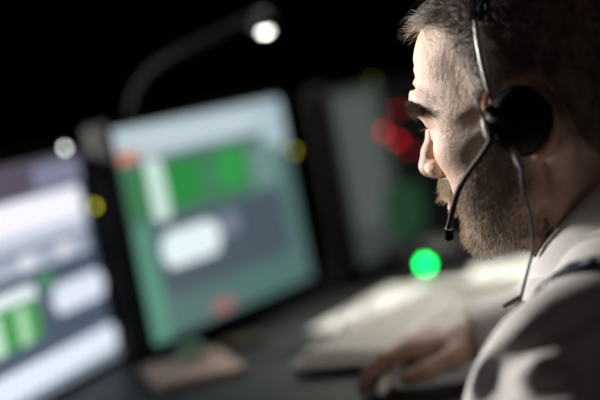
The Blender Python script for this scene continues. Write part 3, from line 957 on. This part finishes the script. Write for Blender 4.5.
# pale print: small blocks like letters along the ribbon
mb = MB()
for i in range(1, len(fr_) - 1):
    p, s_, nn, t = fr_[i]
    if i % 5 == 4: continue
    for q, (w, h) in enumerate(((.0022, .006), (.0022, .0045))):
        c = p + t * (.0035 * q - .002) + nn * .0016
        a = [c + t * x * w * .5 + s_ * y * h * .5 for x, y in ((-1, -1), (1, -1), (1, 1), (-1, 1))]
        n0 = len(mb.v); mb.add(a + [x + nn * .0003 for x in a], [(0, 1, 2, 3), (7, 6, 5, 4), (0, 4, 5, 1), (1, 5, 6, 2), (2, 6, 7, 3), (3, 7, 4, 0)])
pr = tag(mb.build('print', M['print_white'], lany), kind='stuff')

# ------------------------------------------------------------------ desk
poly = [(-1.3, .75), (-.62, .80), (-.34, .95), (-.16, 1.15), (.0, 1.32), (.18, 1.41), (.42, 1.45), (1.5, 1.48), (1.5, 3.15), (-1.3, 3.15)]
dk = empty('desk', (0, 2.2, 0))
tag(dk, 'long dark laminate desk running under the monitors and papers', 'desk')
MB().prism([(x, y - 2.2) for x, y in poly], DESK - .028, DESK).build('desktop', M['desk'], dk)
mb = MB()
for (x0, y0), (x1, y1) in zip(poly[:7], poly[1:8]):
    mb.tube([(x0, y0 - 2.2, DESK - .014), (x1, y1 - 2.2, DESK - .014)], .0142, 10)
mb.build('edge_trim', M['black_plastic'], dk, True)
for x, y in ((-1.22, .85), (-1.22, 3.05), (1.42, 1.58), (1.42, 3.05), (.1, 3.05)):
    MB().box((x, y - 2.2, (DESK - .028) / 2), (.06, .06, DESK - .028), bev=.006).build('leg', M['black_plastic'], dk)


# ------------------------------------------------------------------ monitors
def rrect(x0, z0, x1, z1, r, y):
    r = min(r, abs(x1 - x0) / 2, abs(z1 - z0) / 2); pts = []
    for cx, cz, a0 in ((x1 - r, z1 - r, 0), (x0 + r, z1 - r, 90), (x0 + r, z0 + r, 180), (x1 - r, z0 + r, 270)):
        for k in range(5):
            a = R(a0 + k * 22.5); pts.append((cx + r * math.cos(a), y, cz + r * math.sin(a)))
    return pts


EM = {}
def em(c, s=1.0):
    key = (c, s)
    if key not in EM:
        EM[key] = emission('screen_glow_%d' % len(EM), c, s)
    return EM[key]


def monitor(name, a, b, ztop, zbot, label, base_c, panels, leds, group='monitors on the desk'):
    """a, b: left and right ends of the screen seen from in front"""
    a = Vector((a[0], a[1], 0)); b = Vector((b[0], b[1], 0)); W = (b - a).length; H = ztop - zbot
    c = (a + b) / 2; rz = math.atan2(b.y - a.y, b.x - a.x)
    o = empty(name, (c.x, c.y, DESK), rz)
    tag(o, label, 'monitor', group)
    z0 = zbot - DESK; z1 = ztop - DESK; bz = .013
    MB().box((0, .022, (z0 + z1) / 2), (W + 2 * bz, .032, H + 2 * bz), bev=.006).box((0, .046, (z0 + z1) / 2 + .01), (W * .62, .03, H * .6), bev=.012).build('housing', M['black_plastic'], o)
    f = MB()
    f.box((0, 0, z1 + bz / 2), (W + 2 * bz, .014, bz), bev=.002).box((0, 0, z0 - bz / 2), (W + 2 * bz, .014, bz), bev=.002)
    f.box((-W / 2 - bz / 2, 0, (z0 + z1) / 2), (bz, .014, H), bev=.002).box((W / 2 + bz / 2, 0, (z0 + z1) / 2), (bz, .014, H), bev=.002)
    f.build('bezel', M['black_plastic'], o)
    MB().box((0, .085, z0 + .06), (.09, .03, .16 + z0), bev=.008).box((0, .065, z0 + .12), (.07, .05, .06), bev=.008).build('stand_neck', M['black_plastic'], o)
    MB().prism([(.13 * math.cos(t * math.pi / 14) * (1), .105 + .09 * math.sin(t * math.pi / 14)) for t in range(28)], 0, .012).build('stand_base', M['black_plastic'], o)
    sc_ = MB().add(rrect(-W / 2, z0, W / 2, z1, .001, .0015), [tuple(range(20))]).build('screen', em(base_c), o)
    for i, p in enumerate(panels):
        u0, v0, u1, v1, col = p[:5]; r = p[5] if len(p) > 5 else .012
        g = rrect(-W / 2 + u0 * W, z1 - v1 * H, -W / 2 + u1 * W, z1 - v0 * H, r, -.0004 - .0003 * i)
        MB().add(g, [tuple(range(20))]).build('screen_window', em(col), sc_)
    for u, v, r, col, s in leds:
        MB().lathe([(r * .9, 0), (r, .001), (r * .8, .0025), (r * .3, .0032)], (-W / 2 + u * W, -.007, z1 - v * H), (0, -1, 0), 14).build('status_light', em(col, s), o, True)
    return o


WH = (.80, .90, .98)
monitor('monitor', (-.238, 1.93), (-.003, 2.335), 1.116, .814,
        'middle monitor with a teal screen, a green table and a white title bar', (.085, .165, .155),
        [(0, 0, 1, .16, (.44, .55, .60), .01), (.84, 0, 1, .26, (.42, .55, .60), .015), (.03, .03, .80, .13, (.52, .63, .68), .01), (.0, .11, .12, .17, (.55, .22, .15), .008),
         (.02, .20, .72, .44, (.045, .19, .075), .01), (.22, .22, .42, .40, (.02, .25, .05), .008), (.52, .21, .68, .40, (.03, .32, .07), .008), (.42, .24, .50, .40, (.06, .20, .12), .006),
         (.13, .17, .22, .46, (.62, .80, .74), .01), (.72, .22, .90, .44, (.16, .27, .25), .01),
         (.10, .47, .88, .82, (.065, .095, .12), .03), (.13, .52, .46, .69, (.80, .92, .96), .03), (.47, .51, .58, .63, (.20, .22, .30), .018),
         (.0, .46, .10, 1, (.09, .27, .20), .01), (.33, .92, .46, .98, (.36, .14, .14), .012)],
        [(1.008, .30, .0042, (.62, .60, .02), 3.0)])
monitor('monitor', (-.449, 1.578), (-.303, 2.04), 1.097, .795,
        'monitor with a slate screen of bright white rows, nearest to the camera', (.075, .105, .155),
        [(0, 0, 1, .14, (.10, .085, .12), .004), (.70, .03, 1.0, .14, (.22, .23, .33), .012), (0, .16, .97, .30, (.95, .95, 1.05), .012), (0, .30, .97, .37, (.55, .60, .72), .006),
         (0, .39, .96, .47, (.42, .47, .58), .015), (.52, .39, .62, .46, (.75, .78, .85), .015), (.75, .39, .84, .46, (.75, .78, .85), .015),
         (.20, .52, .58, .60, (.80, .90, .95), .012), (.20, .58, .57, .76, (.08, .33, .10), .008), (.30, .60, .36, .76, (.60, .85, .65), .006), (.45, .60, .50, .76, (.45, .75, .5), .006), (.60, .50, .68, .56, (.08, .30, .12), .006),
         (.66, .57, .99, .70, (.78, .84, .98), .03),
         (0, .84, 1, .96, (.80, .88, 1.0), .012), (0, .97, 1, 1, (.25, .3, .36), .002)],
        [(1.018, .28, .0046, (.62, .60, .02), 4.0), (.90, -.022, .0036, (.85, .95, .85), 9.0)])
monitor('monitor', (.075, 2.40), (.357, 2.79), 1.108, .806,
        'dim furthest monitor with small red alert dots, partly hidden by the face', (.004, .0045, .004),
        [(0, 0, .36, 1, (.050, .060, .055), .004), (.05, .05, .28, .80, (.085, .098, .090), .004), (.24, .62, .52, .94, (.016, .050, .024), .03)] + [(u - .011, v - .017, u + .011, v + .017, (4.5, .02, .12), .005) for u, v in ((.33, .29), (.42, .36))] + [(u - .011, v - .017, u + .011, v + .017, (1.6, .01, .05), .005) for u, v in ((.46, .18), (.48, .43))],
        [(.30, -.02, .003, (.25, .25, .02), 1.8)])

# ------------------------------------------------------------------ green-lit intercom
ic = empty('intercom', (.200, 2.385, DESK), R(20))
tag(ic, 'small black desk intercom with a bright green lamp, behind the papers', 'intercom')
mb = MB(); v = []
for x, s_ in ((-.06, 1), (.06, 1)):
    v += [(x, -.04, 0), (x, .05, 0), (x, .05, .045), (x, -.04, .018)]
mb.add(v, [(0, 1, 2, 3), (7, 6, 5, 4), (0, 4, 5, 1), (1, 5, 6, 2), (2, 6, 7, 3), (3, 7, 4, 0)]).build('body', M['black_plastic'], ic)
for i in range(3):
    for j in range(3):
        MB().box((.0 + i * .02, -.018 + j * .02, .0275 + j * .006), (.013, .013, .006), bev=.0015).build('button', M['keytray'], ic)
MB().lathe([(.0085, -.002), (.0095, .002), (.007, .005), (.002, .0065)], (-.033, -.041, .0135), (0, -1, .25), 16).build('lamp', em((.0, .85, .12), 14), ic, True)

# ------------------------------------------------------------------ gooseneck desk lamp behind the middle monitor
gl = empty('gooseneck_lamp', (-.255, 2.16, DESK))
tag(gl, 'black gooseneck desk lamp arching over the middle monitor with a bright white tip', 'lamp')
g0 = np.array([-.255, 2.16, DESK])
MB().lathe([(.07, 0), (.075, .004), (.073, .014), (.03, .022), (.012, .03)], (0, 0, 0), n=32).build('base', M['black_plastic'], gl, True)
npts = spline([(-.235, 2.16, .80), (-.234, 2.15, .95), (-.230, 2.13, 1.07), (-.220, 2.10, 1.135), (-.190, 2.08, 1.180), (-.140, 2.06, 1.205), (-.08, 2.05, 1.219), (-.02, 2.05, 1.235)], 8)
MB().tube([Vector(p) - Vector(g0) for p in npts], .0065, 10).build('gooseneck', mat('neck_rubber', (.006, .006, .007), .7, noise=.1, spec=.08), gl, True)
hd = Vector((-.003, 2.05, 1.225)) - Vector(g0)
MB().lathe([(.010, .018), (.016, .012), (.020, 0), (.021, -.010), (.018, -.012)], hd, (0, .0, 1), 26).build('lamp_head', M['black_plastic'], gl, True)
MB().lathe([(.002, -.0165), (.006, -.0155), (.008, -.012), (.008, -.008)], hd, (0, 0, 1), 20).build('bulb', em((1, .98, .9), 14), gl, True)
sl = bpy.data.lights.new('lamp_light', 'SPOT'); sl.energy = 1.0; sl.spot_size = R(120); sl.spot_blend = .6; sl.shadow_soft_size = .02; sl.color = (1, .96, .86)
so = bpy.data.objects.new('lamp_light', sl); COL.objects.link(so); so.location = (0.005, 2.05, 1.195)
so.rotation_euler = (Vector((.0, 1.88, .78)) - Vector(so.location)).to_track_quat('-Z', 'Y').to_euler()

# ------------------------------------------------------------------ keyboard, key by key
kx, ky, ka = .118, 1.80, math.atan2(.865, .502)
kb = empty('keyboard', (kx, ky, DESK + .0045), ka)
tag(kb, 'ivory computer keyboard on the dark desk near the hand of the man', 'keyboard')
MB().box((0, 0, .009), (.43, .145, .014), bev=.004).build('tray', M['keytray'], kb)
km = {}
def keycap(w):
    if w not in km:
        hw, hd_ = w / 2, .0082
        v = [(-hw, -hd_, 0), (hw, -hd_, 0), (hw, hd_, 0), (-hw, hd_, 0), (-hw + .0022, -hd_ + .002, .007), (hw - .0022, -hd_ + .002, .007), (hw - .0022, hd_ - .0025, .0078), (-hw + .0022, hd_ - .0025, .0078)]
        me = bpy.data.meshes.new('key'); me.from_pydata(v, [], [(3, 2, 1, 0), (4, 5, 6, 7), (0, 1, 5, 4), (1, 2, 6, 5), (2, 3, 7, 6), (3, 0, 4, 7)]); me.materials.append(M['key']); me.update()
        km[w] = me
    return km[w]
rows = [[1] * 15, [1] * 13 + [2], [1.5] + [1] * 12 + [1.5], [1.8] + [1] * 11 + [2.2], [2.3] + [1] * 10 + [2.7], [1.3, 1.3, 1.3, 5.5, 1.3, 1.3, 1.5, 1.5]]
U = .0188
for r_, ws in enumerate(rows):
    x = -.205; sc_w = .282 / sum(ws)
    for w in ws:
        o = bpy.data.objects.new('key', keycap(round(w * sc_w - .0022, 4))); link(o, kb)
        o.location = (x + w * sc_w / 2, .0475 + (.004 if r_ == 0 else 0) - r_ * U, .0155 + .0012 * (5 - r_) * .6)
        x += w * sc_w
    for c in range(6):
        if r_ in (3,) and c < 3: continue
        if r_ == 4 and c in (0, 2): continue
        o = bpy.data.objects.new('key', keycap(.0166)); link(o, kb)
        o.location = (.0925 + c * U + (.006 if c > 2 else 0), .0475 + (.004 if r_ == 0 else 0) - r_ * U, .0155 + .0012 * (5 - r_) * .6)

# mouse beyond the keyboard
ms = empty('computer_mouse', (.050, 1.90, DESK), R(70))
tag(ms, 'glossy white computer mouse beyond the keyboard', 'mouse')
Mf = Field(np.arange(-7, 7, .25), np.arange(-5, 5, .25), np.arange(-.6, 5, .25))
Mf.ell((0, 0, .6), (5.4, 3.0, 3.1), .4)
Mf.comb(lambda X, Y, Z: Z - .15 + 0 * X + 0 * Y, (-9, -9, -9), (9, 9, -.1), .2, True, mrg=.6)
mv, mf_ = Mf.mesh(); mv[:, 2] = np.maximum(mv[:, 2], .12)
mesh_obj('shell', mv * .01, mf_, mat('glossy_white', (.75, .75, .73), .08, noise=.02, spec=1.0), ms)
MB().lathe([(.006, -.0035), (.0095, -.0028), (.0095, .0028), (.006, .0035)], (.028, 0, .0315), (0, 1, 0), 18).build('wheel', M['keytray'], ms, True)
for sg in (1, -1):
    MB().tube([(.052, .003 * sg, .008), (.04, .003 * sg, .0265), (.02, .003 * sg, .0345), (.005, .003 * sg, .0372)], .0008, 6).build('button_seam', M['keytray'], ms, True)

# ------------------------------------------------------------------ papers in the lamplight
def sheet(name, x, y, rz, z, w, h, m_, label, curl=.004, lines=True, ph=0., pr_m=None):
    o = empty(name, (x, y, DESK + z), rz)
    tag(o, label, 'paper', None)
    nx_, ny_ = 12, 16; v = []
    def zz(a, b):
        e = max(abs(a) / (w / 2), abs(b) / (h / 2))
        return curl * (max(0, (a / w + .5)) ** 3 * (.6 + .4 * math.sin(b * 9 + ph)) + .5 * max(0, b / h + .2) ** 3) + .0003
    for t in (0, .0004):
        for j in range(ny_ + 1):
            for i in range(nx_ + 1):
                a, b = -w / 2 + w * i / nx_, -h / 2 + h * j / ny_
                v.append((a, b, zz(a, b) + t))
    f = []; n = (nx_ + 1) * (ny_ + 1)
    for j in range(ny_):
        for i in range(nx_):
            q = (j * (nx_ + 1) + i, j * (nx_ + 1) + i + 1, (j + 1) * (nx_ + 1) + i + 1, (j + 1) * (nx_ + 1) + i)
            f.append(tuple(reversed(q))); f.append(tuple(k + n for k in q))
    ring = [i for i in range(nx_ + 1)] + [(j + 1) * (nx_ + 1) + nx_ for j in range(ny_)] + [ny_ * (nx_ + 1) + nx_ - 1 - i for i in range(nx_)] + [(ny_ - 1 - j) * (nx_ + 1) for j in range(ny_ - 1)]
    for a, b in zip(ring, ring[1:] + ring[:1]): f.append((a, b, b + n, a + n))
    sh_ = mesh_obj('sheet', v, f, m_, o)
    if lines:
        rg = random.Random(int(ph * 100) + 3)
        for k_ in range(11):
            b = h / 2 - .03 - k_ * .021
            L = w - .045 - (rg.random() * .06 if k_ % 3 else .0)
            p = MB(); vv = []
            for s_ in range(9):
                a = -w / 2 + .02 + L * s_ / 8
                vv += [(a, b - .0022, zz(a, b) + .0007), (a, b + .0022, zz(a, b) + .0007)]
            p.add(vv, [(2 * s_, 2 * s_ + 2, 2 * s_ + 3, 2 * s_ + 1) for s_ in range(8)])
            p.build('printed_line', pr_m or M['paper_print'], sh_)
    return o


A = (.21, .297)
sheet('paper_sheet', .135, 2.06, R(-28), .0, *A, M['paper'], 'printed sheet of paper beside the intercom, flat on the desk', .004, True, .3)
sheet('paper_sheet', .325, 2.10, R(-12), .0012, *A, M['paper'], 'printed sheet of paper behind the chin of the man', .010, True, 1.1)
sheet('paper_sheet', .235, 1.935, R(-33), .0024, *A, M['paper'], 'printed sheet overlapping two others beside the white mouse', .003, True, 2.2)
sheet('paper_sheet', .400, 1.88, R(-20), .0036, *A, M['paper'], 'curling blank sheet of paper beyond the sleeve of the man', .022, False, 3.0)
sheet('paper_sheet', .285, 1.715, R(-48), .0012, *A, M['paper'], 'blank sheet of paper between the keyboard and the right forearm', .003, False, 4.0)
sheet('paper_sheet', .510, 2.10, R(8), .0050, *A, M['paper'], 'printed sheet of paper behind the white shirt', .008, True, 5.0)

# notepad, eraser and sticky note at the foot of the middle monitor
nd = empty('notepad', (-.180, 1.825, DESK), R(14))
tag(nd, 'square blush-coloured notepad on the dark desk below the teal screen', 'notepad')
st_ = MB()
for i in range(8):
    st_.box((random.uniform(-.0006, .0006), random.uniform(-.0006, .0006), .0006 + i * .0012), (.110, .165, .0010))
st_.build('page_block', M['pad_pink'], nd)
MB().box((0, .0855, .005), (.111, .005, .0115), bev=.001).build('glue_spine', M['pad_pink'], nd)
er = MB().box((0, 0, .010), (.038, .024, .018), bev=.005).build('eraser', M['mint'], None)
er.location = (-.182, 1.885, DESK + .0125); er.rotation_euler = (0, 0, R(25))
tag(er, 'small mint green eraser lying on the blush notepad', 'eraser')
nt_ = empty('sticky_note', (-.118, 1.965, DESK), R(20))
tag(nt_, 'small olive sticky note pad on the desk right of the blush notepad', 'sticky note')
b_ = MB()
for i in range(5): b_.box((0, 0, .001 + i * .002), (.05, .05, .0017))
b_.build('page_block', mat('olive_paper', (.05, .047, .018), .8, noise=.1), nt_)
# pen in the hand
pn = empty('pen', tuple(np.array([.045, 1.43, DESK + .018])))
tag(pn, 'white plastic pen held under the fingers of the right hand', 'pen')
d_ = Vector((.035, .10, .012)).normalized()
MB().tube([d_ * -.008, d_ * -.002, d_ * .09, d_ * .105], [.0035, .0052, .0052, .004], 12).build('barrel', mat('white_gloss', (.8, .8, .78), .2, noise=.03), pn, True)
MB().tube([d_ * .105, d_ * .118], [.004, .0008], 10).build('nib', M['steel'], pn, True)
MB().box(Vector((0, 0, .007)), (.004, .004, .003), bev=.001).box(Vector((.006, .016, .0095)), (.003, .04, .0012), rot=Matrix.Rotation(R(-19), 3, 'Z')).build('pocket_clip', M['steel'], pn)
